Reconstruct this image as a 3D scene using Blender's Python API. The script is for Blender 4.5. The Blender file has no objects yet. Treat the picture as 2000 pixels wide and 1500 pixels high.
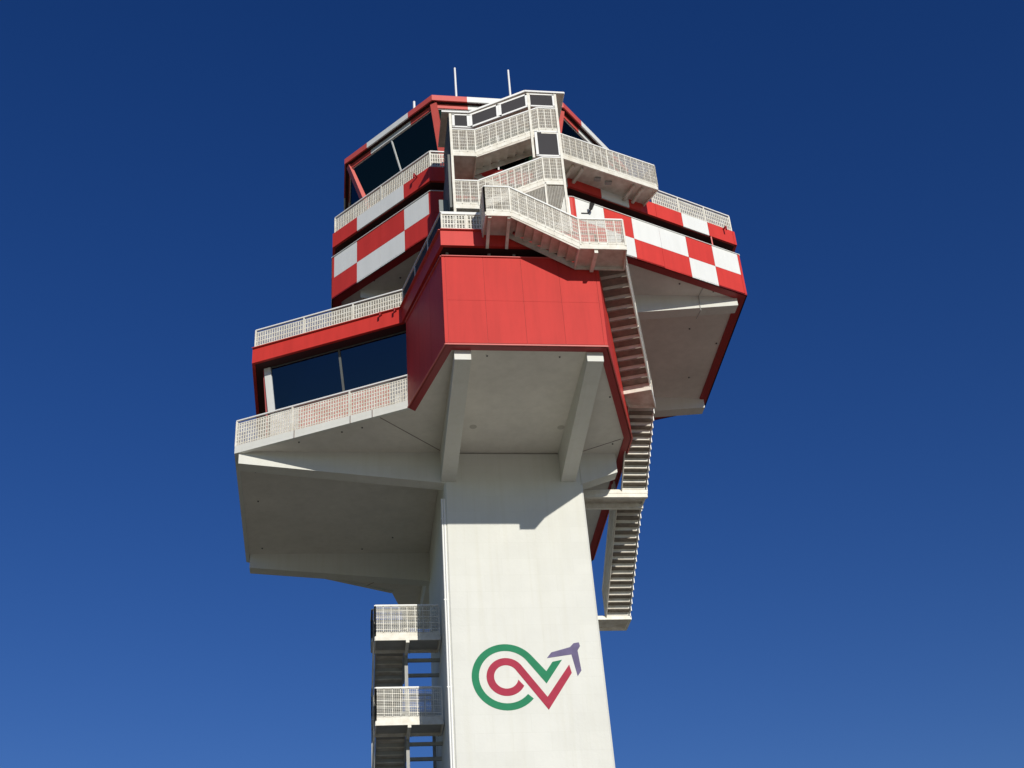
import bpy, bmesh, math, random
from mathutils import Vector, Matrix
random.seed(7)
R = math.radians
scene = bpy.context.scene
C = scene.collection

# ------------------------------------------------------------------ camera
# survey frame: x along the tower's front face, y away from the photographer,
# z above the lens.  O moves it so that the tower axis stands on the origin.
O = Vector((-6.36, -45.70, 1.70))
pitch, roll, yaw = R(33.6928), R(-4.3904), R(9.0274)
fw = Vector((math.sin(yaw) * math.cos(pitch), math.cos(yaw) * math.cos(pitch), math.sin(pitch)))
rt = Vector((math.cos(yaw), -math.sin(yaw), 0))
up = rt.cross(fw)
rt2 = math.cos(roll) * rt + math.sin(roll) * up
up2 = -math.sin(roll) * rt + math.cos(roll) * up
cam = bpy.data.cameras.new('camera')
cam.sensor_width = 36.0
cam.lens = 2600.0 / 2000.0 * 36.0
cam.clip_start = 0.1
cam.clip_end = 20000.0
camo = bpy.data.objects.new('camera', cam)
m = Matrix((rt2, up2, -fw)).transposed().to_4x4()
m.translation = O
camo.matrix_world = m
C.objects.link(camo)
scene.camera = camo

# ------------------------------------------------------------------ light
SUN_TO = Vector((-1.71, 6.82, -2.85)).normalized()     # direction the light travels
s = -SUN_TO
sun_el = math.asin(s.z)
sun_az = math.atan2(s.x, s.y)
world = bpy.data.worlds.new('World')
scene.world = world
world.use_nodes = True
nt = world.node_tree
nt.nodes.clear()
sky = nt.nodes.new('ShaderNodeTexSky')
sky.sky_type = 'NISHITA'
sky.sun_disc = False
sky.sun_elevation = sun_el
sky.sun_rotation = sun_az
sky.altitude = 0
sky.air_density = 1.0
sky.dust_density = 0.0
sky.ozone_density = 3.0
hs = nt.nodes.new('ShaderNodeHueSaturation')
hs.inputs['Hue'].default_value = 0.522
hs.inputs['Saturation'].default_value = 1.31
hs.inputs['Value'].default_value = 1.0
bg = nt.nodes.new('ShaderNodeBackground')
bg.inputs['Strength'].default_value = 0.075
wo = nt.nodes.new('ShaderNodeOutputWorld')
nt.links.new(sky.outputs[0], hs.inputs['Color'])
nt.links.new(hs.outputs[0], bg.inputs[0])
nt.links.new(bg.outputs[0], wo.inputs[0])
sl = bpy.data.lights.new('sun', 'SUN')
sl.energy = 3.75
sl.angle = R(0.5)
sl.color = (1.0, 0.955, 0.86)
so = bpy.data.objects.new('sun', sl)
so.rotation_euler = SUN_TO.to_track_quat('-Z', 'Y').to_euler()
so.location = (30, -60, 60)
C.objects.link(so)
scene.view_settings.view_transform = 'Standard'
scene.view_settings.look = 'None'
scene.view_settings.exposure = 0.0
scene.view_settings.gamma = 1.0
scene.cycles.max_bounces = 8
scene.cycles.diffuse_bounces = 5
scene.cycles.transparent_max_bounces = 12


# ------------------------------------------------------------------ materials
def mat(name, col, rough=0.5, var=0.0, scale=1.5, metal=0.0, spec=0.5, bump=0.0, bscale=6.0, col2=None, streak=False, grime=0.0):
    mt = bpy.data.materials.new(name)
    mt.use_nodes = True
    n = mt.node_tree.nodes
    l = mt.node_tree.links
    b = n['Principled BSDF']
    b.inputs['Base Color'].default_value = (*col, 1)
    b.inputs['Roughness'].default_value = rough
    b.inputs['Metallic'].default_value = metal
    b.inputs['Specular IOR Level'].default_value = spec
    if var > 0 or bump > 0:
        tc = n.new('ShaderNodeTexCoord')
        mp = n.new('ShaderNodeMapping')
        if streak:
            mp.inputs['Scale'].default_value = (1, 1, 0.12)
        l.new(tc.outputs['Object'], mp.inputs[0])
    if var > 0:
        nz = n.new('ShaderNodeTexNoise')
        nz.inputs['Scale'].default_value = scale
        nz.inputs['Detail'].default_value = 6
        nz.inputs['Roughness'].default_value = 0.6
        l.new(mp.outputs[0], nz.inputs['Vector'])
        cr = n.new('ShaderNodeValToRGB')
        cr.color_ramp.elements[0].position = 0.34
        cr.color_ramp.elements[1].position = 0.66
        c2 = col2 if col2 else tuple(c * (1 - var) for c in col)
        cr.color_ramp.elements[0].color = (*c2, 1)
        cr.color_ramp.elements[1].color = (*col, 1)
        l.new(nz.outputs['Fac'], cr.inputs[0])
        l.new(cr.outputs[0], b.inputs['Base Color'])
    if grime > 0:
        tg = n.new('ShaderNodeTexCoord')
        mg = n.new('ShaderNodeMapping')
        mg.inputs['Scale'].default_value = (2.6, 2.6, 0.22)
        l.new(tg.outputs['Object'], mg.inputs[0])
        ng = n.new('ShaderNodeTexNoise')
        ng.inputs['Scale'].default_value = 1.3
        ng.inputs['Detail'].default_value = 7
        ng.inputs['Roughness'].default_value = 0.62
        l.new(mg.outputs[0], ng.inputs['Vector'])
        cg = n.new('ShaderNodeValToRGB')
        cg.color_ramp.elements[0].position = 0.36
        cg.color_ramp.elements[0].color = (1 - grime, 1 - grime, 1 - grime * 1.1, 1)
        cg.color_ramp.elements[1].position = 0.60
        cg.color_ramp.elements[1].color = (1, 1, 1, 1)
        l.new(ng.outputs['Fac'], cg.inputs[0])
        xg = n.new('ShaderNodeMix')
        xg.data_type = 'RGBA'
        xg.blend_type = 'MULTIPLY'
        xg.inputs[0].default_value = 1.0
        if b.inputs['Base Color'].links:
            l.new(b.inputs['Base Color'].links[0].from_socket, xg.inputs[6])
        else:
            xg.inputs[6].default_value = (*col, 1)
        l.new(cg.outputs[0], xg.inputs[7])
        l.new(xg.outputs[2], b.inputs['Base Color'])
    if bump > 0:
        nb = n.new('ShaderNodeTexNoise')
        nb.inputs['Scale'].default_value = bscale
        nb.inputs['Detail'].default_value = 3
        l.new(tc.outputs['Object'], nb.inputs['Vector'])
        bp = n.new('ShaderNodeBump')
        bp.inputs['Strength'].default_value = bump
        bp.inputs['Distance'].default_value = 0.02
        l.new(nb.outputs['Fac'], bp.inputs['Height'])
        l.new(bp.outputs[0], b.inputs['Normal'])
    return mt


def glass_mat(name, tint, k):
    mt = bpy.data.materials.new(name)
    mt.use_nodes = True
    n = mt.node_tree.nodes
    l = mt.node_tree.links
    n.clear()
    o = n.new('ShaderNodeOutputMaterial')
    t = n.new('ShaderNodeBsdfTransparent')
    t.inputs[0].default_value = (*tint, 1)
    g = n.new('ShaderNodeBsdfGlossy')
    g.inputs['Roughness'].default_value = 0.03
    g.inputs[0].default_value = (*k, 1)
    fr = n.new('ShaderNodeFresnel')
    fr.inputs[0].default_value = 1.9
    mx = n.new('ShaderNodeMixShader')
    l.new(fr.outputs[0], mx.inputs[0])
    l.new(t.outputs[0], mx.inputs[1])
    l.new(g.outputs[0], mx.inputs[2])
    l.new(mx.outputs[0], o.inputs[0])
    return mt


def concrete_paint():
    """white painted board-marked concrete: faint pour bands, stains, tiny pits"""
    mt = mat('white_painted_concrete', (0.735, 0.735, 0.68), 0.8, spec=0.3, var=0.05, scale=0.9, bump=0.25, bscale=9)
    n = mt.node_tree.nodes
    l = mt.node_tree.links
    b = n['Principled BSDF']
    src = b.inputs['Base Color'].links[0].from_socket
    tc = n.new('ShaderNodeTexCoord')
    mp = n.new('ShaderNodeMapping')
    mp.inputs['Rotation'].default_value = (R(90), 0, 0)
    l.new(tc.outputs['Object'], mp.inputs[0])
    br = n.new('ShaderNodeTexBrick')
    br.inputs['Scale'].default_value = 1.0
    br.inputs['Brick Width'].default_value = 1.25
    br.inputs['Row Height'].default_value = 0.62
    br.inputs['Mortar Size'].default_value = 0.012
    br.inputs['Color1'].default_value = (1, 1, 1, 1)
    br.inputs['Color2'].default_value = (0.965, 0.965, 0.96, 1)
    br.inputs['Mortar'].default_value = (0.95, 0.95, 0.94, 1)
    l.new(mp.outputs[0], br.inputs['Vector'])
    mx = n.new('ShaderNodeMix')
    mx.data_type = 'RGBA'
    mx.blend_type = 'MULTIPLY'
    mx.inputs[0].default_value = 0.75
    l.new(src, mx.inputs[6])
    l.new(br.outputs['Color'], mx.inputs[7])
    # weathering streaks that run down the wall
    m2 = n.new('ShaderNodeMapping')
    m2.inputs['Scale'].default_value = (3.0, 3.0, 0.10)
    l.new(tc.outputs['Object'], m2.inputs[0])
    nz = n.new('ShaderNodeTexNoise')
    nz.inputs['Scale'].default_value = 1.6
    nz.inputs['Detail'].default_value = 4
    l.new(m2.outputs[0], nz.inputs['Vector'])
    cr = n.new('ShaderNodeValToRGB')
    cr.color_ramp.elements[0].position = 0.30
    cr.color_ramp.elements[0].color = (0.968, 0.963, 0.945, 1)
    cr.color_ramp.elements[1].position = 0.52
    cr.color_ramp.elements[1].color = (1, 1, 1, 1)
    l.new(nz.outputs['Fac'], cr.inputs[0])
    m3 = n.new('ShaderNodeMix')
    m3.data_type = 'RGBA'
    m3.blend_type = 'MULTIPLY'
    m3.inputs[0].default_value = 1.0
    l.new(mx.outputs[2], m3.inputs[6])
    l.new(cr.outputs[0], m3.inputs[7])
    l.new(m3.outputs[2], b.inputs['Base Color'])
    return mt


M = {}
M['conc'] = concrete_paint()
M['soffit'] = mat('soffit_paint', (0.80, 0.765, 0.69), 0.8, grime=0.06, var=0.12, scale=0.55, bump=0.15, bscale=5)
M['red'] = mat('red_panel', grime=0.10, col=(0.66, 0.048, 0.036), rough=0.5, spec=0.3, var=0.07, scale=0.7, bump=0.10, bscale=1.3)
M['redblock'] = mat('block_front_red_panel', (0.60, 0.042, 0.034), 0.58, spec=0.18, grime=0.09, var=0.06, scale=0.8, bump=0.14, bscale=1.0)  # one paint split: this red for the sunlit front, 'red' for shaded sides
M['redframe'] = mat('red_frame_paint', (0.64, 0.10, 0.08), 0.45, var=0.1, scale=3)
M['white'] = mat('white_panel', (0.84, 0.85, 0.82), 0.40, grime=0.045, var=0.05, scale=0.9, bump=0.08, bscale=1.2)
M['seam'] = mat('panel_seam', (0.16, 0.11, 0.10), 0.7)
M['seamred'] = mat('red_panel_seam', (0.52, 0.052, 0.042), 0.6)
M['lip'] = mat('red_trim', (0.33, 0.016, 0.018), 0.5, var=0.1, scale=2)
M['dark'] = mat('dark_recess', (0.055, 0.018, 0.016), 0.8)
M['rail'] = mat('white_steel', (0.80, 0.78, 0.70), 0.5, var=0.16, scale=4, col2=(0.66, 0.62, 0.52))
M['railx'] = mat('white_handrail', (0.82, 0.82, 0.79), 0.45, var=0.06, scale=3)
M['mesh'] = mat('galvanised_mesh', (0.62, 0.61, 0.55), 0.55, var=0.2, scale=3)
M['stair'] = mat('cream_steel', (0.74, 0.70, 0.62), 0.6, var=0.28, scale=2.6, col2=(0.52, 0.46, 0.38))
M['greysteel'] = mat('grey_steel', (0.40, 0.40, 0.38), 0.6, var=0.2, scale=2.2)
M['panel'] = mat('smoked_panel', (0.030, 0.028, 0.032), 0.5, spec=0.2, var=0.1, scale=1)
M['greypanel'] = mat('grey_panel', (0.20, 0.225, 0.22), 0.6, var=0.2, scale=1.6, streak=True)
M['shade'] = mat('shaded_dark_grey', (0.15, 0.16, 0.15), 0.6, var=0.2, scale=2)  # grey darkened for the stair tower's shadowed left side; also on window mullions
M['soffitlamp'] = mat('soffit_lamp_cover', (0.52, 0.49, 0.43), 0.7)
M['treadplate'] = mat('shaded_tread_plate', (0.24, 0.20, 0.16), 0.7, var=0.35, scale=5)  # plate colour darkened to put in the shade under the steps
M['darksteel'] = mat('dark_steel', (0.05, 0.05, 0.05), 0.5)
M['pipe'] = mat('pipe_paint', (0.80, 0.80, 0.77), 0.4)
M['glass'] = glass_mat('tinted_glass', (0.30, 0.56, 0.49), (0.12, 0.26, 0.30))
M['glassblue'] = glass_mat('dark_blue_glass', (0.05, 0.085, 0.15), (0.22, 0.42, 0.80))
M['blind'] = mat('green_blind', (0.10, 0.74, 0.60), 0.8)
M['interior'] = mat('dark_interior', (0.022, 0.022, 0.026), 0.9)
M['egreen'] = mat('emblem_green', (0.030, 0.235, 0.115), 0.75, spec=0.15, var=0.14, scale=3)
M['ered'] = mat('emblem_red', (0.42, 0.045, 0.080), 0.75, spec=0.15, var=0.14, scale=3)
M['epurple'] = mat('emblem_violet', (0.17, 0.145, 0.255), 0.75, spec=0.15, var=0.2, scale=4)
M['ant'] = mat('antenna_white', (0.85, 0.85, 0.85), 0.35)
M['apron'] = mat('apron_concrete', (0.44, 0.395, 0.32), 0.9, var=0.2, scale=0.06)
M['grass'] = mat('dry_grass', (0.16, 0.145, 0.085), 0.95, var=0.35, scale=0.05)


# ------------------------------------------------------------------ mesh helpers
class MB:
    """collects boxes, bars, prisms and tubes in survey coordinates"""
    def __init__(s):
        s.v = []
        s.f = []
        s.mi = []
        s.sm = []

    def add(s, vs, fs, mi=0, smooth=False):
        k = len(s.v)
        s.v += [Vector(v) for v in vs]
        for f in fs:
            s.f.append([k + i for i in f])
            s.mi.append(mi)
            s.sm.append(smooth)

    def hexa(s, b, t, mi=0):
        n = len(b)
        fs = [list(range(n - 1, -1, -1)), list(range(n, 2 * n))]
        for i in range(n):
            j = (i + 1) % n
            fs.append([i, j, n + j, n + i])
        s.add(list(b) + list(t), fs, mi)

    def box(s, x0, x1, y0, y1, z0, z1, mi=0):
        s.hexa([(x0, y0, z0), (x1, y0, z0), (x1, y1, z0), (x0, y1, z0)],
               [(x0, y0, z1), (x1, y0, z1), (x1, y1, z1), (x0, y1, z1)], mi)

    def prism(s, poly, z0, z1, mi=0):
        s.hexa([(p[0], p[1], z0) for p in poly], [(p[0], p[1], z1) for p in poly], mi)

    def bar(s, p, q, w, h, mi=0, side=None):
        """rectangular bar p-q: w along the horizontal side, h across it"""
        p, q = Vector(p), Vector(q)
        d = (q - p).normalized()
        if side is None:
            sd = d.cross(Vector((0, 0, 1)))
            if sd.length < 1e-3:
                sd = Vector((1, 0, 0))
        else:
            sd = Vector(side)
            sd = sd - d * sd.dot(d)
        sd.normalize()
        u = sd.cross(d).normalized()
        a, b = sd * w / 2, u * h / 2
        s.hexa([p - a - b, p + a - b, p + a + b, p - a + b], [q - a - b, q + a - b, q + a + b, q - a + b], mi)

    def tube(s, p, q, r, n=8, mi=0, r2=None):
        p, q = Vector(p), Vector(q)
        d = (q - p).normalized()
        a = d.cross(Vector((0, 0, 1)))
        if a.length < 1e-3:
            a = Vector((1, 0, 0))
        a.normalize()
        b = d.cross(a)
        r2 = r if r2 is None else r2
        vs = []
        for i in range(n):
            t = 2 * math.pi * i / n
            vs.append(p + (a * math.cos(t) + b * math.sin(t)) * r)
        for i in range(n):
            t = 2 * math.pi * i / n
            vs.append(q + (a * math.cos(t) + b * math.sin(t)) * r2)
        s.add(vs, [[i, (i + 1) % n, n + (i + 1) % n, n + i] for i in range(n)], mi, True)
        s.add(vs, [list(range(n - 1, -1, -1)), list(range(n, 2 * n))], mi)

    def quadslab(s, a, b, c, d, t, mi=0):
        """thin slab on quad abcd, thickness t behind its normal"""
        a, b, c, d = map(Vector, (a, b, c, d))
        n = (b - a).cross(d - a).normalized() * t
        s.hexa([a - n, b - n, c - n, d - n], [a, b, c, d], mi)


ROOTLOC = {}


def part(name, mb, mats, parent=None, loc=(0, 0, 0)):
    """link the collected shapes as ONE mesh object"""
    base = Vector(loc)
    if parent is not None:
        base = ROOTLOC[parent.name]
    me = bpy.data.meshes.new(name)
    me.from_pydata([tuple(v + O - base) for v in mb.v], [], mb.f)
    if not isinstance(mats, (list, tuple)):
        mats = [mats]
    for k in mats:
        me.materials.append(M[k])
    for p, i, sm in zip(me.polygons, mb.mi, mb.sm):
        p.material_index = i
        p.use_smooth = sm
    bm = bmesh.new()
    bm.from_mesh(me)
    bmesh.ops.recalc_face_normals(bm, faces=bm.faces)
    bm.to_mesh(me)
    bm.free()
    o = bpy.data.objects.new(name, me)
    C.objects.link(o)
    if parent is not None:
        o.parent = parent
    else:
        o.location = base
    ROOTLOC[o.name] = base
    return o


def thing(name, label, cat, base, group=None):
    o = bpy.data.objects.new(name, None)
    o.empty_display_size = 0.5
    C.objects.link(o)
    o.location = Vector(base) + O
    ROOTLOC[o.name] = Vector(base) + O
    o['label'] = label
    o['category'] = cat
    if group:
        o['group'] = group
    return o


def offset(poly, d):
    """inset a closed counter-clockwise outline by d"""
    n = len(poly)
    out = []
    for i in range(n):
        p0, p1, p2 = (Vector(poly[(i + k - 1) % n][:2]) for k in range(3))
        e1, e2 = (p1 - p0).normalized(), (p2 - p1).normalized()
        n1, n2 = Vector((-e1.y, e1.x)), Vector((-e2.y, e2.x))
        b = (n1 + n2)
        b = b / max(0.2, b.length_squared) * 2
        q = p1 + b * d
        out.append((q.x, q.y))
    return out


def ring(mb, outer, inner, z0, z1, edges, mi=0):
    n = len(outer)
    for i in edges:
        j = (i + 1) % n
        mb.hexa([(*outer[i], z0), (*outer[j], z0), (*inner[j], z0), (*inner[i], z0)],
                [(*outer[i], z1), (*outer[j], z1), (*inner[j], z1), (*inner[i], z1)], mi)


def lerp(a, b, t):
    return a + (b - a) * t


# ------------------------------------------------------------------ railing builder
def along(path, step, ends=True):
    """points spaced along a 3-D polyline by plan length"""
    out = []
    for k in range(len(path) - 1):
        a, b = Vector(path[k]), Vector(path[k + 1])
        L = (b - a).xy.length
        n = max(1, round(L / step))
        for i in range(n):
            out.append((a.lerp(b, i / n), (b - a)))
    if ends:
        out.append((Vector(path[-1]), Vector(path[-1]) - Vector(path[-2])))
    return out


def railing(parent, path, h=1.1, post=1.6, vbar=0.10, vw=0.034, hbar=0.20, hw=0.026, z0=0.06, top=0.15,
            toe=0.0, cap=(0.07, 0.05), name='railing', infill='rail', main=None, fine=0.066, vd=0.04, fw_=0.016):
    """part 'railing' (its infill) > handrail, posts, toe board"""
    P = [Vector(p) for p in path]
    up_ = Vector((0, 0, 1))
    mb = MB()
    for p, d in along(P, vbar):
        mb.bar(p + up_ * z0, p + up_ * (h - top), vw, vd, 0, side=Vector((d.x, d.y, 0)))
    k = z0 + hbar * 0.5
    while k < h - top + 0.01:
        for a, b in zip(P, P[1:]):
            mb.bar(a + up_ * k, b + up_ * k, 0.02, hw)
        k += hbar
    if fine:
        k = z0 + fine
        while k < h - top:
            for a, b in zip(P, P[1:]):
                mb.bar(a + up_ * k, b + up_ * k, 0.012, fw_)
            k += fine
    for kk in (z0, h - top):
        for a, b in zip(P, P[1:]):
            mb.bar(a + up_ * kk, b + up_ * kk, 0.03, 0.028)
    if main:
        for p, d in along(P, main):
            mb.bar(p + up_ * (-0.12), p + up_ * (h - 0.02), 0.028, 0.03, 1, side=Vector((d.x, d.y, 0)))
    r = part(name, mb, [infill, 'rail'], parent)
    hb = MB()
    for a, b in zip(P, P[1:]):
        hb.bar(a + up_ * (h - cap[1] / 2), b + up_ * (h - cap[1] / 2), cap[0], cap[1])
    part('handrail', hb, 'railx', r)
    for p, d in along(P, post):
        pb = MB()
        pb.bar(p + up_ * 0.0, p + up_ * (h - cap[1]), 0.055, 0.055, 0, side=Vector((d.x, d.y, 0)))
        part('post', pb, 'rail', r)
    if toe > 0:
        tb = MB()
        for a, b in zip(P, P[1:]):
            tb.bar(a + up_ * (toe / 2 - 0.12), b + up_ * (toe / 2 - 0.12), 0.015, toe + 0.0)
        part('toe_board', tb, 'rail', r)
    return r


# ------------------------------------------------------------------ the ground
def plain(name, mb, mt, kind='structure'):
    o = part(name, mb, mt)
    o['kind'] = kind
    return o


g = MB()
g.add([(-6000, -6000, -1.70), (6000, -6000, -1.70), (6000, 6000, -1.70), (-6000, 6000, -1.70)], [[0, 1, 2, 3]])
plain('ground', g, 'grass')
g = MB()
g.add([(-9, -130, -1.69), (190, -130, -1.69), (190, 37, -1.69), (-9, 37, -1.69)], [[0, 1, 2, 3]])  # unseen; outline and warm tone chosen for bounce onto the front soffit
plain('apron', g, 'apron')

# ------------------------------------------------------------------ THE TOWER
ZB, ZU = 24.83, 32.26
tower = thing('control_tower', 'tall white airport control tower with red and white checkered upper storeys', 'control tower', (6.36, 45.7, -1.7))

# shaft, slightly flared to the foot
mb = MB()
cut = 0.07


def shaft_outline(x0, x1):
    return [(x0 + cut, 41.38), (x1 - cut, 41.38), (x1, 41.38 + cut), (x1, 49.95), (x0, 49.95), (x0, 41.38 + cut)]


mb.hexa([(*p, -1.7) for p in shaft_outline(3.77, 9.10)], [(*p, ZB + 0.02) for p in shaft_outline(3.85, 8.87)])
part('shaft', mb, 'conc', tower)
mb = MB()
mb.box(4.0, 8.7, 41.6, 49.8, ZB + 0.03, ZU + 0.05)
part('core_wall', mb, 'soffit', tower)

# emblem on the front face (flat paint, 4 mm proud)
YE = 41.372


def flat(name, polys, mt, parent):
    b = MB()
    for poly in polys:
        n = len(poly)
        b.add([(x, YE, z) for x, z in poly] + [(x, YE + 0.012, z) for x, z in poly],
              [list(range(n)), list(range(2 * n - 1, n - 1, -1))] + [[i, (i + 1) % n, n + (i + 1) % n, n + i] for i in range(n)])
    return part(name, b, mt, parent)


def strip(outer, inner):
    return [[outer[i], outer[i + 1], inner[i + 1], inner[i]] for i in range(len(outer) - 1)]


EC = (5.64, 16.31)


def arc(r, a0, a1, n=44):
    return [(EC[0] + r * math.cos(R(lerp(a0, a1, i / n))), EC[1] + r * math.sin(R(lerp(a0, a1, i / n)))) for i in range(n + 1)]


emb = flat('emblem', strip(arc(1.145, 318.5, 41) + [(6.984, 16.483), (7.216, 16.808)],
                           arc(0.905, 318.5, 41) + [(6.960, 16.057), (7.543, 16.875)]), 'egreen', tower)
flat('red_band', strip(arc(0.655, 331, 39) + [(6.958, 15.600), (7.770, 16.702)],
                       arc(0.405, 345, 39) + [(6.964, 15.159), (7.833, 16.407)]), 'ered', emb)
flat('aircraft_mark', [[(7.037, 16.938), (7.202, 17.138), (7.849, 17.317), (7.878, 17.056)],
                       [(7.849, 17.317), (7.983, 17.454), (8.168, 17.484), (8.197, 17.348), (8.099, 17.196), (7.878, 17.056)],
                       [(8.099, 17.196), (8.165, 16.486), (8.022, 16.289), (7.878, 17.056)]], 'epurple', emb)


# conduits at the left front corner
for k, (dx, r) in enumerate(((-0.032, 0.040), (-0.112, 0.036))):
    mb = MB()
    mb.tube((3.78 + dx, 41.43, -1.7), (3.855 + dx, 41.43, 23.0), r, 10)
    cd = part('conduit', mb, 'pipe', tower)
    if k == 1:
        for z in (22.2, 19.1, 16.0, 13.0, 10.0, 7.0, 4.0, 1.0):
            mb = MB()
            xx = lerp(3.78, 3.855, (z + 1.7) / 24.7)
            mb.box(xx - 0.16, xx + 0.01, 41.40, 41.475, z, z + 0.03)
            part('pipe_clamp', mb, 'pipe', cd)

# ---- cantilever beams (tapered haunches)
def beam_y(x0, x1, ya, yb, zt, dt, dr):
    """beam along y from the tip ya to the root yb"""
    b = MB()
    b.hexa([(x0, ya, zt - dt), (x1, ya, zt - dt), (x1, yb, zt - dr), (x0, yb, zt - dr)],
           [(x0, ya, zt), (x1, ya, zt), (x1, yb, zt), (x0, yb, zt)])
    part('cantilever_beam', b, 'conc', tower)


def beam_x(y0, y1, xa, xb, zt, dt, dr):
    b = MB()
    b.hexa([(xa, y0, zt - dt), (xa, y1, zt - dt), (xb, y1, zt - dr), (xb, y0, zt - dr)],
           [(xa, y0, zt), (xa, y1, zt), (xb, y1, zt), (xb, y0, zt)])
    part('cantilever_beam', b, 'conc', tower)


ZS = ZB + 0.07
beam_y(3.74, 4.28, 34.87, 41.375, ZS, 0.43, 1.22)
beam_y(8.08, 8.62, 34.87, 41.375, ZS, 0.43, 1.22)
beam_x(41.385, 41.92, -3.42, 3.90, ZS, 0.48, 1.27)
beam_x(49.40, 49.93, -3.40, 3.90, ZS, 0.62, 1.27)
beam_x(41.385, 41.92, 10.22, 8.84, ZS, 0.80, 1.30)
beam_x(49.40, 49.93, 10.40, 8.84, ZS, 0.80, 1.30)
beam_y(3.74, 4.28, 56.30, 49.94, ZS, 0.34, 1.22)
beam_y(8.08, 8.62, 56.30, 49.94, ZS, 0.34, 1.22)
ZT = ZU + 0.07
beam_x(41.385, 41.92, 16.05, 8.69, ZT, 0.42, 1.22)
beam_x(48.85, 49.40, 16.45, 8.69, ZT, 0.50, 1.22)
beam_x(41.385, 41.92, 0.88, 4.01, ZT, 0.40, 0.80)
beam_x(48.85, 49.40, 0.88, 4.01, ZT, 0.40, 0.80)

# ---- lower storey
LOW = [(3.43, 34.56), (8.74, 34.56), (10.63, 40.20), (10.84, 50.0), (8.74, 56.8), (3.43, 56.8), (2.43, 53.1), (-3.58, 50.0), (-3.58, 41.40), (2.43, 38.31)]
LOWIN = offset(LOW, 0.02)
mb = MB()
mb.prism(LOWIN, ZS, ZS + 0.16)
lowslab = part('lower_soffit', mb, 'soffit', tower)
# construction joints and small drains in the soffit
for a, b in (((1.33, 38.88), (3.80, 41.30)), ((10.25, 40.37), (8.90, 41.30)), ((1.33, 52.5), (3.80, 50.0))):
    mb = MB()
    mb.bar((*a, ZS - 0.003), (*b, ZS - 0.003), 0.028, 0.008)
    part('soffit_joint', mb, 'seam', lowslab)
for x, y in ((4.85, 35.25), (7.25, 35.25), (9.35, 37.6), (10.0, 40.7), (-1.3, 40.7), (0.2, 40.0), (-2.9, 42.8), (-2.9, 45.0), (-2.9, 48.9), (2.3, 48.0), (1.1, 49.0), (0.9, 39.7)):
    mb = MB()
    mb.tube((x, y, ZS - 0.03), (x, y, ZS + 0.02), 0.028, 8)
    part('drain', mb, 'darksteel', lowslab)
for x, y in ((4.79, 39.6), (7.93, 39.6)):
    mb = MB()
    mb.tube((x, y, ZS - 0.012), (x, y, ZS + 0.01), 0.13, 16)
    part('soffit_lamp', mb, 'soffitlamp', lowslab)

# red lip round the underside
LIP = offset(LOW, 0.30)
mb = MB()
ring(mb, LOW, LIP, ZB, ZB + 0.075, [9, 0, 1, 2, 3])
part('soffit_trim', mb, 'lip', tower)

# red block walls: backing plus panels with open joints
def clad(mb, a, b, z0, z1, cols, rows, trim, th=0.05, gap=0.012, mi_panel=0, mi_back=1):
    """panels on the wall a-b (outside on the right-hand side walking a to b)"""
    a, b = Vector(a), Vector(b)
    L = (b - a).length
    u = (b - a) / L
    n = Vector((u.y, -u.x))

    def slab(s0, s1, za, zb, o0, o1, mi):
        p0, p1 = a + u * s0, a + u * s1
        mb.hexa([(*(p0 + n * o0), za), (*(p1 + n * o0), za), (*(p1 + n * o1), za), (*(p0 + n * o1), za)],
                [(*(p0 + n * o0), zb), (*(p1 + n * o0), zb), (*(p1 + n * o1), zb), (*(p0 + n * o1), zb)], mi)
    slab(0.02, L - 0.02, z0 + 0.01, z1 - 0.01, -th - 0.06, -0.018, mi_back)
    if trim > 0:
        slab(0, trim, z0, z1, -th, 0, mi_panel)
        slab(L - trim, L, z0, z1, -th, 0, mi_panel)
    w = (L - 2 * trim) / cols
    zz = [lerp(z0, z1, r) for r in rows]
    for i in range(cols):
        for r in range(len(zz) - 1):
            mi = mi_panel
            slab(trim + i * w + gap, trim + (i + 1) * w - (0 if i < cols - 1 else gap), zz[r] + (gap * 0.5 if r else 0), zz[r + 1], -th, 0.0, mi)
    return n


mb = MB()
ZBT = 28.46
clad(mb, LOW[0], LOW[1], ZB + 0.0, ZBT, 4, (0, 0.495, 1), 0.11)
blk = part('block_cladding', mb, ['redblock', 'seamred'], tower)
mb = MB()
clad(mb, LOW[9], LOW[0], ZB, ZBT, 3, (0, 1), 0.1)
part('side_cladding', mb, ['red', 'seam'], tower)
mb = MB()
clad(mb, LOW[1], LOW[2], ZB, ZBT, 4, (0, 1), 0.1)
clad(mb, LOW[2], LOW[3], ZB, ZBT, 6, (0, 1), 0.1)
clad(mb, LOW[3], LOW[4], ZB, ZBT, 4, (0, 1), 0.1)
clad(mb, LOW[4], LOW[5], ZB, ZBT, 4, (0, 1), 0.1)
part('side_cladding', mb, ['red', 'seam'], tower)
mb = MB()
for a, b in ((9, 0), (0, 1), (1, 2), (2, 3)):
    p, q = LOW[a], LOW[b]
    mb.bar((*p, ZBT + 0.015), (*q, ZBT + 0.015), 0.10, 0.03)
    mb.bar((*p, ZB + 0.02), (*q, ZB + 0.02), 0.045, 0.045)
part('edge_flashing', mb, 'redframe', blk)
# recess above the block wall
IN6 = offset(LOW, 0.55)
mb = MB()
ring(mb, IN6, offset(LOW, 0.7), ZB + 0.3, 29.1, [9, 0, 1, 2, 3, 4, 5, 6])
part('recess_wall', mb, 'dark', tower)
for x in (3.62, 5.06, 5.92, 7.4):
    mb = MB()
    mb.box(x, x + 0.10, 34.98, 35.06, ZBT - 0.3, 28.99)
    part('fascia_bracket', mb, 'greysteel', tower)

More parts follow.
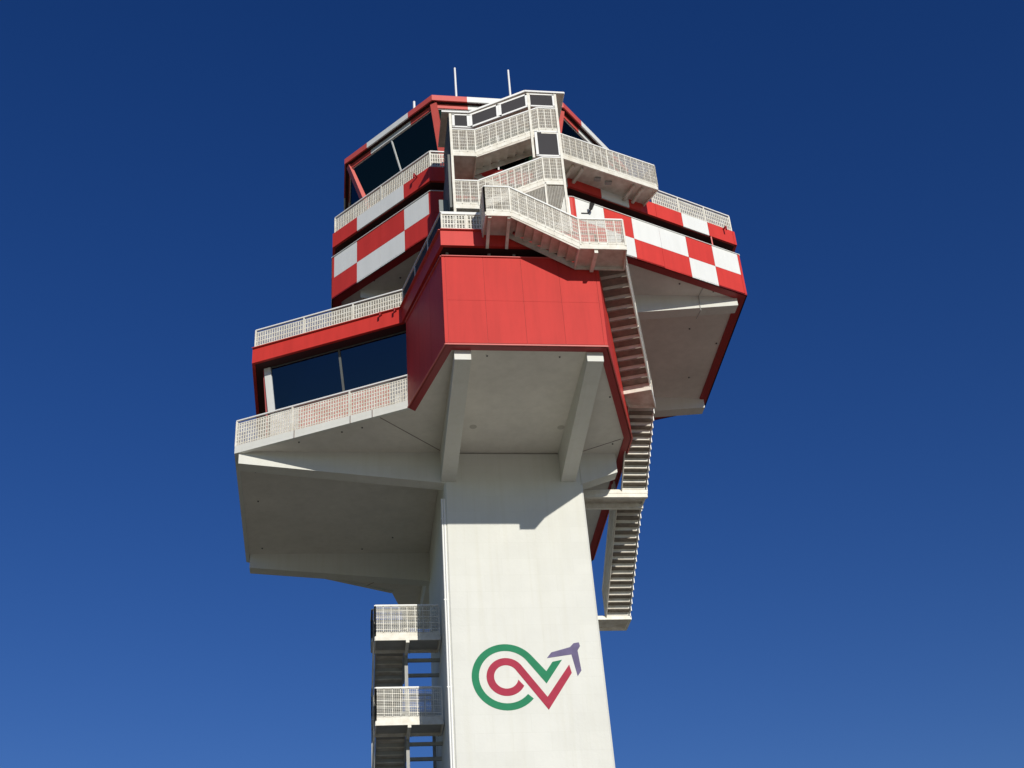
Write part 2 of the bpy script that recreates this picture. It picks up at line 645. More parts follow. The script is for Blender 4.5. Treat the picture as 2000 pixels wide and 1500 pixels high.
# terrace slab and red fascia
ZF0, ZF1 = 28.96, 29.62
TER = [(3.43, 34.56), (8.74, 34.56), (10.60, 40.22), (10.76, 50.0), (8.74, 56.8), (3.43, 56.8), (2.32, 52.5), (-3.16, 49.7), (-3.16, 41.71), (2.32, 38.98)]
mb = MB()
mb.prism(offset(TER, 0.06), ZF0 + 0.03, ZF0 + 0.30)
part('terrace_slab', mb, 'dark', tower)
mb = MB()
TIN = offset(TER, 0.12)
ring(mb, TER, TIN, ZF0, ZF1, range(10))
fas = part('terrace_fascia', mb, 'red', tower)
mb = MB()
for i in (8, 9, 0, 1, 2):
    p, q = TER[i], TER[(i + 1) % 10]
    mb.bar((*p, ZF1 + 0.008), (*q, ZF1 + 0.008), 0.16, 0.02)
part('fascia_cap', mb, 'redframe', fas)
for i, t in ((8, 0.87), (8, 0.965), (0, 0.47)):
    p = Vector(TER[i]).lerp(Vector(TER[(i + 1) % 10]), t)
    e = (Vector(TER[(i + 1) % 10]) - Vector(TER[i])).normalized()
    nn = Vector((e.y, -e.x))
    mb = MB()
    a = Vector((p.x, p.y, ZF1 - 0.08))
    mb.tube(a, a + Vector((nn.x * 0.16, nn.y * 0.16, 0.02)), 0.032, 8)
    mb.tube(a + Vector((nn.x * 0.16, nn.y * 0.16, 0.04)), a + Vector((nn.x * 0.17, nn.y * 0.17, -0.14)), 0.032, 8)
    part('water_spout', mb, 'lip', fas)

RT = offset(TER, 0.09)
zr = 29.42
railing(tower, [(*RT[8], zr), (*RT[9], zr)], 1.12, post=2.03)
rb = railing(tower, [(*RT[9], zr), (*RT[0], zr)], 1.12, post=1.5, infill='darksteel')  # infill colour blackened because this side lies in shadow
railing(tower, [(*RT[0], zr), (5.20, RT[0][1], zr)], 1.08, post=1.0, cap=(0.09, 0.11))
railing(tower, [(*RT[8], zr), (*RT[7], zr)], 1.12, post=2.0)

# lower wing: balcony edge, sill, leaning windows
mb = MB()
BAL = [LOW[7], LOW[8], LOW[9]]
ring(mb, LOW, offset(LOW, 0.14), ZB, ZB + 0.30, [6, 7, 8])
bal = part('balcony_edge', mb, 'conc', tower)
mb = MB()
mb.prism([(2.43, 38.35), (2.43, 53.0), (-3.5, 49.9), (-3.5, 41.5)], ZS + 0.165, ZS + 0.20)
part('balcony_floor', mb, 'greysteel', tower)
# fine joints in the balcony edge
for t in (0.352, 0.80, 0.675):
    p = Vector(LOW[8]).lerp(Vector(LOW[9]), t)
    mb = MB()
    mb.box(p.x - 0.012, p.x + 0.012, p.y - 0.016, p.y + 0.01, ZB + 0.0, ZB + 0.302)
    part('edge_joint', mb, 'seam', bal)
RB = offset(LOW, 0.03)
zr = 25.12
railing(tower, [(*RB[8], zr), (*RB[9], zr)], 1.10, post=2.26, vbar=0.10, hbar=0.15, vw=0.036, fine=0.05, fw_=0.014, z0=0.03)
railing(tower, [(*RB[8], zr), (*RB[7], zr)], 1.10, post=2.2, vbar=0.10, hbar=0.15, vw=0.036, fine=0.05, fw_=0.014, z0=0.03)

WTOP, WBOT = 28.95, 27.25
WT = [Vector(p) for p in offset(TER, 0.56)]
wu = (WT[9] - WT[8]).normalized()
wn_ = Vector((-wu.y, wu.x))
LEAN = 0.46
WL0, WL1 = WT[8] - wu * 0.06, WT[9] - wu * 0.0
GB0, GB1 = WL0 + wn_ * LEAN, WL1 + wn_ * LEAN
# sill wall under the glass: red in the middle stretch, white at both ends
for t0, t1, mt_, n_ in ((0.0, 0.20, 'white', 1), (0.20, 0.80, 'red', 3), (0.80, 1.0, 'white', 1)):
    mb = MB()
    clad(mb, GB0.lerp(GB1, t0), GB0.lerp(GB1, t1), 25.12, WBOT, n_, (0, 1), 0.0)
    part('sill_wall', mb, [mt_, 'seamred'], tower)
mb = MB()
mb.prism([(2.35, 41.2), (2.35, 50.2), (-1.6, 48.8), (-1.6, 43.4)], 25.1, 28.9)
part('wing_interior', mb, 'interior', tower)


def window(top_a, top_b, bot_a, bot_b, zt, zb_, n, glass, fw_=0.07, ends=(True, True), fmat='greysteel', name='window'):
    """leaning window: frame members are one part, every pane a sub-part"""
    ta, tb = Vector((*top_a, zt)), Vector((*top_b, zt))
    ba, bb = Vector((*bot_a, zb_)), Vector((*bot_b, zb_))
    fr = MB()
    sd = (tb - ta).normalized()
    fr.bar(ta, tb, 0.05, 0.05)
    fr.bar(ba, bb, 0.08, 0.08)
    for i in range(n + 1):
        if i in (0, n):
            continue
        fr.bar(ta.lerp(tb, i / n), ba.lerp(bb, i / n), fw_, 0.07, 0, side=sd)
    f = part(name, fr, fmat, tower)
    for i in range(n):
        p = MB()
        g0, g1 = (i + 0.004) / n, (i + 0.996) / n
        p.quadslab(ba.lerp(bb, g0), ba.lerp(bb, g1), ta.lerp(tb, g1), ta.lerp(tb, g0), 0.012)
        part('pane', p, glass, f)
    return f


window(WL0, WL1, GB0, GB1, WTOP, WBOT, 2, 'glassblue', 0.08, fmat='shade')
# leaning red end wall of the wing, in darker trim red for its shade
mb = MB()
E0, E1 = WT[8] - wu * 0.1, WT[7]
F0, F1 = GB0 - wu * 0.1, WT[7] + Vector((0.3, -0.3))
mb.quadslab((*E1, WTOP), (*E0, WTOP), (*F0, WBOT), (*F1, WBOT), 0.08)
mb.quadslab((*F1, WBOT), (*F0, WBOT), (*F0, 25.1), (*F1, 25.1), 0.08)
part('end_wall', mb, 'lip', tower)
mb = MB()
mb.bar((*(WL0 + wu * 0.08), WTOP + 0.02), (*(GB0 + wu * 0.08), WBOT), 0.27, 0.14, 0, side=(wu.x, wu.y, 0))
part('corner_post', mb, 'white', tower)

# ---- upper ring
UP = [(3.45, 37.85), (8.93, 37.95), (16.44, 41.19), (16.68, 49.75), (8.93, 53.05), (3.45, 53.3), (-0.23, 49.4), (-0.23, 41.99)]
mb = MB()
mb.prism(offset(UP, 0.05), ZT, ZT + 0.16)
upslab = part('upper_soffit', mb, 'soffit', tower)
for x, y in ((13.5, 40.6), (15.0, 41.05), (14.6, 43.6), (16.0, 44.6), (15.4, 47.2), (1.4, 40.8), (2.4, 40.6)):
    mb = MB()
    mb.tube((x, y, ZT - 0.03), (x, y, ZT + 0.02), 0.035, 8)
    part('drain', mb, 'darksteel', upslab)
mb = MB()
mb.tube((14.55, 40.45, ZT - 0.03), (14.45, 41.36, ZT - 0.03), 0.014, 6)
mb.tube((14.45, 41.36, ZT - 0.03), (14.45, 41.36, ZT - 0.75), 0.014, 6)
mb.tube((14.45, 41.36, ZT - 0.72), (14.4, 41.95, ZT - 0.72), 0.014, 6)
part('cable', mb, 'greysteel', upslab)
mb = MB()
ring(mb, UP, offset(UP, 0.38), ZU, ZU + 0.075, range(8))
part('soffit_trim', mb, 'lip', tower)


def checker(name, a, b, z0, zs, pattern, trim=0.11, th=0.05, gap=0.010):
    """checkered metal panels on the wall a-b; pattern rows from the bottom up"""
    mb = MB()
    a, b = Vector(a), Vector(b)
    L = (b - a).length
    u = (b - a) / L
    n = Vector((u.y, -u.x))

    def slab(s0, s1, za, zb, o0, o1, mi):
        p0, p1 = a + u * s0, a + u * s1
        mb.hexa([(*(p0 + n * o0), za), (*(p1 + n * o0), za), (*(p1 + n * o1), za), (*(p0 + n * o1), za)],
                [(*(p0 + n * o0), zb), (*(p1 + n * o0), zb), (*(p1 + n * o1), zb), (*(p0 + n * o1), zb)], mi)
    slab(0.02, L - 0.02, z0 + 0.01, zs[-1] - 0.01, -th - 0.06, -0.02, 2)
    slab(0, trim, z0, zs[-1], -th, 0, 0)
    slab(L - trim, L, z0, zs[-1], -th, 0, 0)
    za = z0
    for r, row in enumerate(pattern):
        zb = zs[r]
        w = (L - 2 * trim) / len(row)
        for i, ch in enumerate(row):
            slab(trim + i * w + gap, trim + (i + 1) * w - (gap if i == len(row) - 1 else 0), za + (gap if r else 0), zb, -th, 0, 0 if ch == 'R' else 1)
        za = zb
    o = part(name, mb, ['red', 'white', 'seamred'], tower)
    return o


rows_ = {0: ('RRRW', 'RRRW'), 1: ('RWRRWR', 'WRWWRW'), 2: ('RWRRWR', 'WRWWRW'), 3: ('RWRRWR', 'WRWWRW'), 4: ('RWWR', 'WRRW'),
         5: ('RWWR', 'WRRW'), 6: ('RWRRWR', 'WRWWRW'), 7: ('RWWR', 'WRRW')}
Z1, ZM, Z2, Z3, Z4 = ZU, 33.28, 34.36, 34.90, 35.62
UPB = offset(UP, -0.01)
for i in range(8):
    p, q = UP[i], UP[(i + 1) % 8]
    o = checker('checkered_wall', p, q, Z1, (ZM, Z2), rows_[i])
    mb = MB()
    mb.bar((*p, Z2 + 0.012), (*q, Z2 + 0.012), 0.07, 0.024)
    part('wall_cap', mb, 'railx', o)
    checker('checkered_parapet', p, q, Z3, (Z4,), rows_[i][:1])
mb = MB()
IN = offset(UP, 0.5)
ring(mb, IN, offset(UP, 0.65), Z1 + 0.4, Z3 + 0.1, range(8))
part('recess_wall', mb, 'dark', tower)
mb = MB()
mb.prism(offset(UP, 0.06), Z3 + 0.02, Z3 + 0.30)
part('upper_deck', mb, 'dark', tower)
# little struts across the dark recess
for i, ts in ((1, (0.835,)),):
    for t in ts:
        p = Vector(UP[i]).lerp(Vector(UP[(i + 1) % 8]), t)
        mb = MB()
        mb.box(p.x - 0.025, p.x + 0.025, p.y + 0.02, p.y + 0.07, Z2, Z3)
        part('recess_strut', mb, 'redframe', tower)
for i, t in ((1, 0.925), (7, 0.88)):
    p = Vector(UP[i]).lerp(Vector(UP[(i + 1) % 8]), t)
    e = (Vector(UP[(i + 1) % 8]) - Vector(UP[i])).normalized()
    nn = Vector((e.y, -e.x))
    mb = MB()
    a = Vector((p.x, p.y, Z4 - 0.10))
    mb.tube(a, a + Vector((nn.x * 0.18, nn.y * 0.18, 0.03)), 0.035, 8)
    mb.tube(a + Vector((nn.x * 0.18, nn.y * 0.18, 0.05)), a + Vector((nn.x * 0.2, nn.y * 0.2, -0.16)), 0.035, 8)
    part('water_spout', mb, 'lip', tower)

e = (Vector(UP[2]) - Vector(UP[1])).normalized()
nn = Vector((e.y, -e.x))
p = Vector((9.56, 38.22)) + nn * 0.02
mb = MB()
mb.tube((p.x, p.y, 33.80), (p.x + nn.x * 0.2, p.y + nn.y * 0.2, 33.86), 0.035, 8)
mb.tube((p.x + nn.x * 0.14, p.y + nn.y * 0.14, 33.86), (p.x + nn.x * 0.30, p.y + nn.y * 0.30, 34.06), 0.07, 12, 0, 0.10)
mb.tube((p.x - e.x * 0.35, p.y - e.y * 0.35, 33.66), (p.x, p.y, 33.78), 0.02, 6)
part('wall_lamp', mb, 'darksteel', tower)

RU = offset(UP, 0.10)
zr = 35.40
railing(tower, [(*RU[7], zr), (*RU[0], zr)], 1.13, post=2.8)
railing(tower, [(*RU[0], zr), (4.15, RU[0][1] + 0.01, zr)], 1.13, post=1.0)
p12 = Vector(RU[1]).lerp(Vector(RU[2]), 0.50)
railing(tower, [(p12.x, p12.y, zr), (*RU[2], zr)], 1.15, post=1.3)
railing(tower, [(*RU[2], zr), (*RU[3], zr)], 1.15, post=1.3)
railing(tower, [(*RU[6], zr), (*RU[7], zr)], 1.13, post=2.0)

# ---- control cab
CAB = [(3.65, 37.82), (9.02, 37.95), (12.44, 41.70), (12.44, 49.7), (9.02, 53.5), (3.65, 53.5), (0.22, 49.7), (0.22, 41.70)]
ZR = 39.50
mb = MB()
mb.prism(offset(CAB, 0.06), ZR - 0.24, ZR - 0.03)
roof = part('cab_roof', mb, 'dark', tower)  # near-black underside puts in the shadow gap below the roof edge


def edge_band(name, poly, z0, z1, parent, th=0.06):
    b = MB()
    inn = offset(poly, th)
    for i in range(8):
        a, c = Vector(poly[i]), Vector(poly[(i + 1) % 8])
        a2, c2 = Vector(inn[i]), Vector(inn[(i + 1) % 8])
        cuts = (0, 0.265, 0.735, 1)
        for k in range(3):
            s0, s1 = cuts[k], cuts[k + 1]
            q = [a.lerp(c, s0), a.lerp(c, s1), a2.lerp(c2, s1), a2.lerp(c2, s0)]
            b.hexa([(*p, z0) for p in q], [(*p, z1) for p in q], 1 if k == 1 else 0)
    return part(name, b, ['redframe', 'white'], parent)


edge_band('roof_edge', CAB, ZR - 0.28, ZR, tower)
C2 = offset(CAB, 0.20)
edge_band('window_head', C2, ZR - 0.51, ZR - 0.285, tower, 0.14)
CT, CBm = offset(CAB, 0.27), offset(CAB, 1.37)
ZWT, ZWB = ZR - 0.51, 36.25
mb = MB()
ring(mb, offset(CAB, 1.28), offset(CAB, 1.42), 35.2, ZWB, range(8))
part('cab_sill', mb, 'redframe', tower)
for i in range(8):
    f = window(CT[i], CT[(i + 1) % 8], CBm[i], CBm[(i + 1) % 8], ZWT, ZWB, 2, 'glass', 0.06, fmat='white', name='cab_window')
    e = Vector(CT[(i + 1) % 8]) - Vector(CT[i - 1])
    mb = MB()
    mb.bar((*offset(CAB, 0.22)[i], ZWT + 0.22), (*offset(CAB, 1.30)[i], ZWB - 0.05), 0.27, 0.20, 0, side=Vector((e.x, e.y, 0)))
    part('cab_pillar', mb, 'redframe', tower)
mb = MB()
mb.prism(offset(CAB, 0.45), ZR - 0.50, ZR - 0.40)
part('cab_ceiling', mb, 'interior', tower)
mb = MB()
mb.prism(offset(CAB, 1.44), 35.3, 35.42)
part('cab_floor', mb, 'interior', tower)
mb = MB()
ring(mb, offset(CAB, 1.5), offset(CAB, 2.4), 36.0, 36.3, range(8))
mb.prism(offset(CAB, 4.3), 35.5, 38.95)
part('console', mb, 'interior', tower)
mb = MB()
ta, tb = Vector((*CT[7], ZWT)), Vector((*CT[0], ZWT))
ba, bb = Vector((*CBm[7], ZWB)), Vector((*CBm[0], ZWB))
off = Vector((0.06, 0.06, 0.0))
mb.quadslab(ta.lerp(ba, 0.36).lerp(tb.lerp(bb, 0.36), 0.03) + off, ta.lerp(ba, 0.36).lerp(tb.lerp(bb, 0.36), 0.49) + off,
            ta.lerp(tb, 0.49) + off, ta.lerp(tb, 0.03) + off, 0.008)
part('sun_blind', mb, 'blind', tower)

# ------------------------------------------------------------------ ANTENNAS
for k, (px, py, zt, r, lab) in enumerate(((4.78, 38.95, 42.32, 0.052, 'tall white whip antenna above the red end of the front cab roof edge'),
                                          (7.05, 38.95, 42.33, 0.052, 'tall white whip antenna beside the covered stair roof'),
                                          (3.05, 39.30, 40.60, 0.062, 'short white antenna stub on the sloping left side of the cab roof'))):
    a = thing('antenna', lab, 'antenna', (px, py, ZR - 0.03), 'antennas on the cab roof')
    mb = MB()
    mb.tube((px, py, ZR + 0.2), (px, py, zt), r, 10, 0, r * 0.8)
    part('whip', mb, 'ant', a)
    mb = MB()
    mb.tube((px, py, ZR - 0.03), (px, py, ZR + 0.22), r * 1.4, 10)
    part('mount', mb, 'greysteel', a)

# ------------------------------------------------------------------ STAIRS
WIRE = dict(vbar=0.07, vw=0.011, vd=0.012, hbar=0.16, hw=0.020, fine=0.040, fw_=0.010, z0=0.06, top=0.05, toe=0.24, main=0.28, post=2.4, infill='rail')


def flight(parent, a, b, nrm, width, n, close=False, saw=False, mt='stair', st=0.20, plate='stair'):
    """flight from a (low) to b (high) along its outer edge; nrm = plan direction to the inner edge"""
    a, b = Vector(a), Vector(b)
    nrm = Vector((nrm[0], nrm[1], 0)).normalized()
    run = Vector((b.x - a.x, b.y - a.y, 0))
    L = run.length
    u = run / L
    rise = b.z - a.z
    mb = MB()
    dn = Vector((0, 0, 1))
    for k in ((1,) if saw else (0, 1)):
        p = a + nrm * (0.02 if k == 0 else width - 0.02)
        q = b + nrm * (0.02 if k == 0 else width - 0.02)
        mb.hexa([p - nrm * .015 - dn * st, p + nrm * .015 - dn * st, q + nrm * .015 - dn * st, q - nrm * .015 - dn * st],
                [p - nrm * .015 + dn * 0.06, p + nrm * .015 + dn * 0.06, q + nrm * .015 + dn * 0.06, q - nrm * .015 + dn * 0.06])
    f = part('flight', mb, mt, parent)
    if saw:
        # stepped outer cheek plate
        cb = MB()
        for i in range(n):
            p = a + u * (L * i / n) - nrm * 0.012
            q = a + u * (L * (i + 1) / n) - nrm * 0.012
            z0_, z1_ = a.z + rise * i / n, a.z + rise * (i + 1) / n
            cb.bar((p.x, p.y, z0_ - 0.10), (p.x, p.y, z1_), 0.03, 0.05, 0, side=nrm)
            cb.bar((p.x, p.y, z1_ - 0.03), (q.x, q.y, z1_ - 0.03), 0.03, 0.07)
        part('stepped_cheek', cb, 'railx', f)
    for i in range(n):
        z = a.z + rise * (i + 1) / n
        p = a + u * (L * i / n)
        q = a + u * (L * (i + 1) / n + 0.025)
        p0, p1 = p + nrm * 0.035, p + nrm * (width - 0.035)
        q0, q1 = q + nrm * 0.035, q + nrm * (width - 0.035)
        t = MB()
        t.hexa([(p0.x, p0.y, z - 0.035), (p1.x, p1.y, z - 0.035), (q1.x, q1.y, z - 0.035), (q0.x, q0.y, z - 0.035)],
               [(p0.x, p0.y, z), (p1.x, p1.y, z), (q1.x, q1.y, z), (q0.x, q0.y, z)])
        rz = z - rise / n + 0.002 if close else z - 0.085
        t.hexa([(p0.x, p0.y, rz), (p1.x, p1.y, rz), (p1.x + u.x * .012, p1.y + u.y * .012, rz), (p0.x + u.x * .012, p0.y + u.y * .012, rz)],
               [(p0.x, p0.y, z - 0.036), (p1.x, p1.y, z - 0.036), (p1.x + u.x * .012, p1.y + u.y * .012, z - 0.036), (p0.x + u.x * .012, p0.y + u.y * .012, z - 0.036)], 1)
        part('tread', t, [plate, 'rail' if plate == 'treadplate' else mt], f)  # paler riser colour lifts the sunlit strips between darkened treads
    return f


def landing(parent, poly, z, th=0.14, mt='stair', edge=True):
    mb = MB()
    mb.prism(poly, z - 0.06, z)
    o = part('landing', mb, mt, parent)
    if edge:
        b = MB()
        n = len(poly)
        for i in range(n):
            b.bar((*poly[i], z - th / 2 - 0.03), (*poly[(i + 1) % n], z - th / 2 - 0.03), 0.05, th)
        part('edge_channel', b, 'rail', o)
    return o


# --- front flight hung on the red block
fs = thing('front_staircase', 'open white steel stair flight hung across the top of the red block front', 'staircase', (7.2, 34.0, 28.0))
YF = 33.45
ZL, ZRr = 29.51, 28.18
landing(fs, [(4.88, YF), (5.72, YF), (5.72, 34.95), (4.88, 34.95)], ZL)
landing(fs, [(7.92, YF), (9.50, YF), (9.62, 34.52), (7.92, 34.52)], ZRr)
flight(fs, (7.93, YF, ZRr), (5.70, YF, ZL), (0, 1), 1.06, 8, close=True)
railing(fs, [(4.86, YF, ZL), (5.72, YF, ZL), (7.98, YF, ZRr), (9.50, YF, ZRr)], 1.16, **WIRE)
railing(fs, [(4.86, YF, ZL), (4.86, 34.5, ZL)], 1.16, **WIRE)
railing(fs, [(9.50, YF, ZRr), (9.68, 34.4, ZRr)], 1.16, **WIRE)
for x in (5.0, 5.66):
    mb = MB()
    mb.bar((x, YF + 0.12, ZL - 0.12), (x, 34.58, ZL - 0.62), 0.10, 0.10)
    mb.box(x - 0.06, x + 0.06, YF + 0.04, YF + 0.16, ZL - 0.22, ZL - 0.05)
    part('strut', mb, 'stair', fs)
mb = MB()
mb.box(8.42, 8.54, YF + 0.03, 34.5, ZRr - 0.30, ZRr - 0.17)
part('support_beam', mb, 'rail', fs)

# --- covered stair tower in front of the checkered ring
ct = thing('covered_stair_tower', 'roofed white mesh stair tower with smoked panels standing before the cab', 'staircase', (6.1, 36.5, 29.3))
YC, YD = 35.50, 37.60
lv = [(31.61, 32.88), (34.15, 35.42)]
for k, (za, zb_) in enumerate(lv):
    landing(ct, [(4.08, YC), (4.98, YC), (4.98, YD), (4.08, YD)], za)
    landing(ct, [(7.46, YC), (8.17, YC), (8.17, YD), (7.46, YD)], zb_)
    flight(ct, (4.96, YC, za), (7.48, YC, zb_), (0, 1), 1.0, 8, close=True, mt='stair')
    railing(ct, [(4.06, YC, za), (4.96, YC, za), (7.40, YC, zb_), (8.17, YC, zb_)], 1.19, **WIRE)
    railing(ct, [(4.06, YC, za), (4.06, YD, za)], 1.19, **WIRE)
    railing(ct, [(8.17, YC, zb_), (8.17, YC + 1.1, zb_)], 1.19, **WIRE)
flight(ct, (7.46, YC + 1.08, 30.2), (4.98, YC + 1.08, 31.61), (0, 1), 1.0, 8, close=True)
flight(ct, (7.46, YC + 1.08, 32.88), (4.98, YC + 1.08, 34.15), (0, 1), 1.0, 8, close=True)
for x, y, zt in ((4.08, YC, 36.12), (8.14, YC, 37.36), (8.14, YD, 37.3), (4.08, YD, 36.1), (7.10, YC, 37.36)):
    mb = MB()
    z0 = 29.3 if x != 7.10 else 34.0
    mb.box(x - 0.045, x + 0.045, y - 0.045, y + 0.045, z0, zt)
    part('column', mb, 'rail', ct)
# smoked panels with white frames: left flat, two sloping, right flat
def skew_panel(parent, x0, x1, z00, z01, h, y=YC - 0.01, fr=0.05, mt='panel'):
    b = MB()
    b.hexa([(x0 + fr, y, z00 + fr), (x1 - fr, y, z01 + fr), (x1 - fr, y + 0.02, z01 + fr), (x0 + fr, y + 0.02, z00 + fr)],
           [(x0 + fr, y, z00 + h - fr), (x1 - fr, y, z01 + h - fr), (x1 - fr, y + 0.02, z01 + h - fr), (x0 + fr, y + 0.02, z00 + h - fr)])
    p = part('smoked_panel', b, mt, parent)
    f = MB()
    for za, zb_, in ((z00, z01), (z00 + h, z01 + h)):
        f.bar((x0, y, za), (x1, y, zb_), 0.05, fr * 1.3)
    for xx, zz in ((x0 + fr, z00), (x1 - fr, z01)):
        f.box(xx - fr + 0.002, xx + fr - 0.002, y - 0.025, y + 0.03, zz, zz + h)
    part('panel_frame', f, 'railx', p)


sl_ = (36.58 - 35.34) / (7.06 - 4.78)
skew_panel(ct, 4.14, 4.80, 35.44, 35.44, 0.62)
skew_panel(ct, 4.80, 5.93, 35.44, 35.44 + sl_ * 1.13, 0.62)
skew_panel(ct, 5.93, 7.07, 35.44 + sl_ * 1.13, 35.44 + sl_ * 2.27, 0.62)
skew_panel(ct, 7.07, 8.12, 36.68, 36.68, 0.62)
skew_panel(ct, 7.20, 8.14, 34.13, 34.13, 1.22)
# mesh screens under the lower flight
mb = MB()
for i in range(40):
    x = 5.9 + i * 0.057
    zt = min(32.72, 31.5 + (x - 4.96) * 0.504)
    mb.bar((x, YC + 0.03, 30.2), (x, YC + 0.03, zt), 0.010, 0.010)
for i in range(46):
    z = 30.2 + i * 0.057
    x0 = 5.9 if z < 31.95 else 4.96 + (z - 31.5) / 0.504
    if x0 < 8.1:
        mb.bar((x0, YC + 0.03, z), (8.13, YC + 0.03, z), 0.010, 0.010)
mb.bar((7.42, YC + 0.02, 30.2), (7.42, YC + 0.02, 32.75), 0.07, 0.05)
part('mesh_screen', mb, 'rail', ct)
mb = MB()
mb.box(5.9, 8.1, YD - 0.05, YD, 29.4, 32.6)
part('back_panel', mb, 'greypanel', ct)
# left side: slatted screen above, grey sheet below
mb = MB()
for i in range(14):
    y = YC + 0.1 + i * 0.15
    mb.box(4.0, 4.05, y, y + 0.085, 34.2, 36.05)
part('side_screen', mb, 'shade', ct)
mb = MB()
mb.box(3.92, 4.00, YC + 0.06, YD + 0.1, 31.55, 34.1)
part('side_panel', mb, 'shade', ct)
mb = MB()
mb.box(3.60, 5.6, YC + 0.75, YC + 0.80, 29.3, 32.5)
part('terrace_screen', mb, 'greypanel', ct)
# roof sheet
mb = MB()
prof = [(3.76, 36.17), (4.78, 36.17), (6.98, 37.42), (8.50, 37.40)]
for (x0, z0), (x1, z1) in zip(prof, prof[1:]):
    mb.hexa([(x0, YC - 0.06, z0 - .045), (x1, YC - 0.06, z1 - .045), (x1, YD - 0.3, z1 - .045), (x0, YD - 0.3, z0 - .045)],
            [(x0, YC - 0.06, z0), (x1, YC - 0.06, z1), (x1, YD - 0.3, z1), (x0, YD - 0.3, z0)])
rf = part('stair_roof', mb, 'stair', ct)
mb = MB()
for (x0, z0), (x1, z1) in zip(prof, prof[1:]):
    mb.bar((x0, YC - 0.08, z0 - 0.02), (x1, YC - 0.08, z1 - 0.02), 0.035, 0.075)
mb.bar((8.50, YC - 0.08, 37.38), (8.50, YD - 0.3, 37.38), 0.035, 0.075)
part('roof_trim', mb, 'railx', rf)

# --- link bridge to the ring
wk = thing('link_bridge', 'white mesh sided footbridge from the stair tower to the right checkered ring', 'footbridge', (10.4, 38.3, 35.4))
wa, wb_ = Vector((8.30, 36.70)), Vector((12.52, 38.36))
wd = (wb_ - wa).normalized()
wn = Vector((-wd.y, wd.x))
landing(wk, [tuple(wa), tuple(wb_), tuple(wb_ + wn * 1.12), tuple(wa + wn * 1.3)], 35.40, 0.14)
WW = dict(WIRE)
railing(wk, [(wa.x, wa.y, 35.40), (wb_.x, wb_.y, 35.40)], 1.16, **WW)
pe = wb_ + wn * 1.05
railing(wk, [(wb_.x, wb_.y, 35.40), (pe.x, pe.y, 35.40)], 1.16, **WW)
for t in (0.17, 0.26, 0.78, 0.87):
    p = wa.lerp(wb_, t) + wn * 0.2
    q = wa.lerp(wb_, t) + wn * 0.98
    mb = MB()
    mb.bar((p.x, p.y, 35.27), (q.x, q.y, 35.16), 0.11, 0.10)
    part('bracket', mb, 'stair', wk)
for t in (0.45, 0.56):
    p = wa.lerp(wb_, t) + wn * 0.5
    mb = MB()
    mb.box(p.x - 0.13, p.x + 0.13, p.y - 0.08, p.y + 0.08, 35.26, 35.33)
    part('floor_plate', mb, 'greysteel', wk)

# --- long stair down the right flank
rs = thing('flank_staircase', 'long open tread white stair running down the right flank of the tower', 'staircase', (10.9, 43.5, 21.0))
XO, WD = 11.50, 0.98
landing(rs, [(8.90, 47.40), (XO + 0.02, 47.40), (XO + 0.02, 48.45), (8.90, 48.45)], 21.12)
flight(rs, (XO, 47.40, 21.12), (XO, 43.32, 23.95), (-1, 0), WD, 16, saw=True, close=True, st=0.12, plate='treadplate')
landing(rs, [(8.86, 42.40), (XO, 42.40), (XO, 43.32), (8.86, 43.32)], 23.95)
for y in (42.45, 43.30):
    mb = MB()
    mb.box(8.86, XO, y - 0.06, y + 0.06, 23.62, 23.80)
    part('support_beam', mb, 'rail', rs)
flight(rs, (XO, 42.40, 23.95), (XO, 39.75, 26.02), (-1, 0), WD, 12, saw=True, close=True, st=0.12, plate='treadplate')
u3 = Vector((9.68 - 11.52, 34.45 - 39.75)).normalized()
n3 = Vector((u3.y, -u3.x))
if n3.x > 0:
    n3 = -n3
W3 = 1.06
A3 = Vector((11.52, 39.75))
B3 = A3 + u3 * 1.25
landing(rs, [tuple(A3), tuple(A3 + Vector((-WD, 0))), tuple(B3 + n3 * W3), tuple(B3)], 26.02)
E3 = Vector((9.68, 34.45))
flight(rs, (B3.x, B3.y, 26.02), (E3.x, E3.y, 28.18), (n3.x, n3.y), W3, 12, close=True, st=0.0, plate='treadplate')
mb = MB()
mb.bar((A3.x, A3.y, 26.07), (B3.x, B3.y, 26.09), 0.05, 0.20)
mb.bar((B3.x, B3.y, 26.20), (E3.x, E3.y, 28.34), 0.05, 0.24)
part('outer_stringer', mb, 'railx', rs)
RS = dict(WIRE)
RS.update(toe=0.0, main=None, z0=0.12)
railing(rs, [(XO, 47.40, 21.12), (XO, 43.32, 23.95), (XO, 42.40, 23.95), (XO, 39.75, 26.02), (B3.x, B3.y, 26.02), (E3.x, E3.y, 28.18)], 1.1, **RS)

railing(rs, [(XO - WD, 47.40, 21.12), (XO - WD, 43.32, 23.95)], 1.1, **RS)

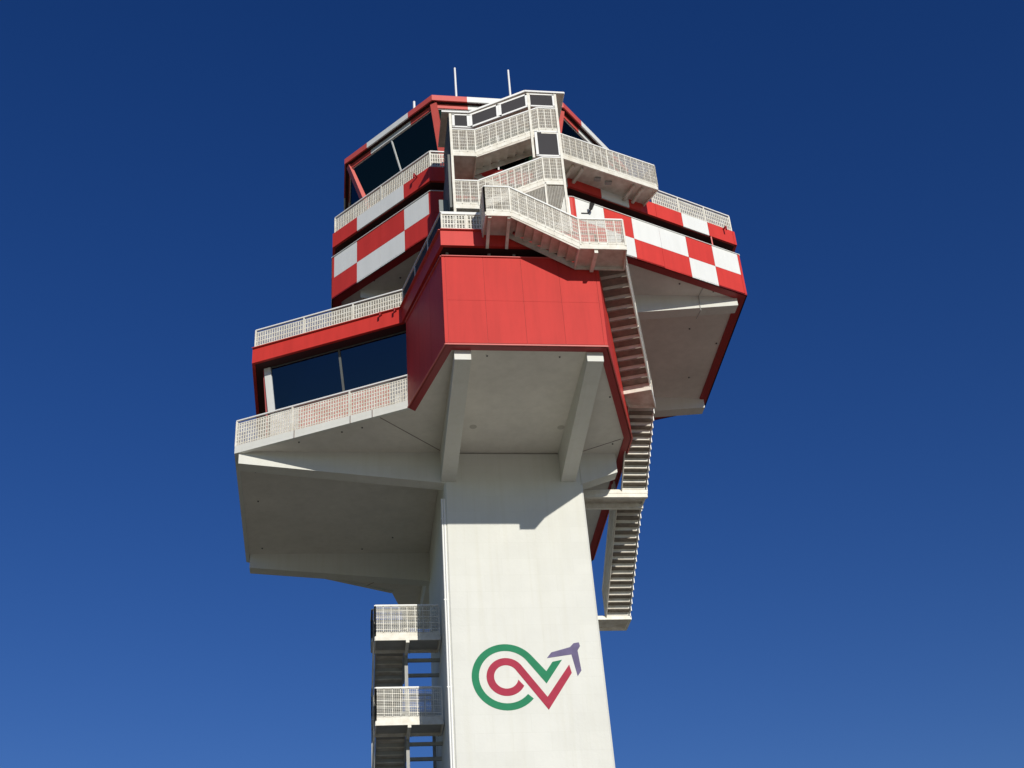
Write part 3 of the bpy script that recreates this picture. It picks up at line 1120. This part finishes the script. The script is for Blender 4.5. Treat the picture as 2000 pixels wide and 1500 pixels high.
# --- dog-leg stair beside the shaft on the left
ls = thing('dogleg_staircase', 'shaded dog leg stair with white caged landings beside the left of the shaft', 'staircase', (2.6, 46.9, -1.7))
zs = 19.10
k = 0
LSIDE = dict(vbar=0.29, vw=0.024, vd=0.014, hbar=0.235, hw=0.024, fine=0.0, z0=0.14, top=0.06, toe=0.24, post=2.3, infill='rail')
LW = dict(vbar=0.072, vw=0.014, vd=0.012, hbar=0.235, hw=0.028, fine=0.059, fw_=0.014, z0=0.14, top=0.06, toe=0.24, main=0.288, post=2.3, infill='rail')
while zs > 4.0:
    landing(ls, [(1.46, 44.40), (3.76, 44.40), (3.76, 45.55), (1.46, 45.55)], zs, mt='greysteel')
    railing(ls, [(1.46, 44.40, zs), (3.74, 44.40, zs)], 1.2, **LW)
    railing(ls, [(1.46, 44.40, zs), (1.46, 45.55, zs)], 1.2, **LSIDE)
    mb = MB()
    mb.box(2.54, 2.66, 44.33, 48.3, zs - 0.28, zs - 0.16)
    part('support_beam', mb, 'rail', ls)
    zl = zs - 1.55
    flight(ls, (1.48, 48.15, zl), (1.48, 45.55, zs), (1, 0), 1.05, 9, mt='greysteel', close=True)
    flight(ls, (2.70, 45.55, zs - 3.10), (2.70, 48.15, zl), (1, 0), 1.0, 9, mt='greysteel', close=True)
    landing(ls, [(1.46, 48.15), (3.76, 48.15), (3.76, 49.2), (1.46, 49.2)], zl, mt='greysteel')
    railing(ls, [(1.46, 49.20, zl), (3.76, 49.20, zl)], 1.2, **LW)
    railing(ls, [(1.46, 48.15, zl), (1.46, 49.20, zl)], 1.2, **LSIDE)
    railing(ls, [(1.46, 45.55, zs), (1.46, 48.15, zl)], 1.1, **LSIDE)
    for dz, yy in ((0.42, 45.66), (0.74, 46.30)):
        mb = MB()
        mb.box(2.66, 3.84, yy - 0.05, yy + 0.05, zs - dz - 0.06, zs - dz + 0.06)
        part('tie_beam', mb, 'greysteel', ls)
    zs -= 3.10
flight(ls, (2.70, 45.55, 19.10), (2.70, 48.15, 20.65), (1, 0), 1.0, 9, mt='greysteel', close=True)
landing(ls, [(1.46, 48.15), (3.84, 48.15), (3.84, 49.2), (1.46, 49.2)], 20.65, mt='greysteel')
railing(ls, [(1.46, 48.15, 20.65), (1.46, 49.20, 20.65)], 1.2, **LSIDE)
railing(ls, [(1.46, 49.20, 20.65), (3.84, 49.20, 20.65)], 1.2, **LW)
railing(ls, [(1.46, 48.15, 20.65), (2.66, 48.15, 20.65)], 1.2, **LW)
railing(ls, [(2.68, 45.55, 19.10), (2.68, 48.15, 20.65)], 1.1, **LW)
for x, y in ((2.60, 45.60), (1.50, 49.15), (3.72, 48.15), (2.60, 48.15)):
    mb = MB()
    mb.box(x - 0.06, x + 0.06, y - 0.06, y + 0.06, -1.7, 19.9 if y < 46 else 17.6)
    part('column', mb, 'greysteel', ls)
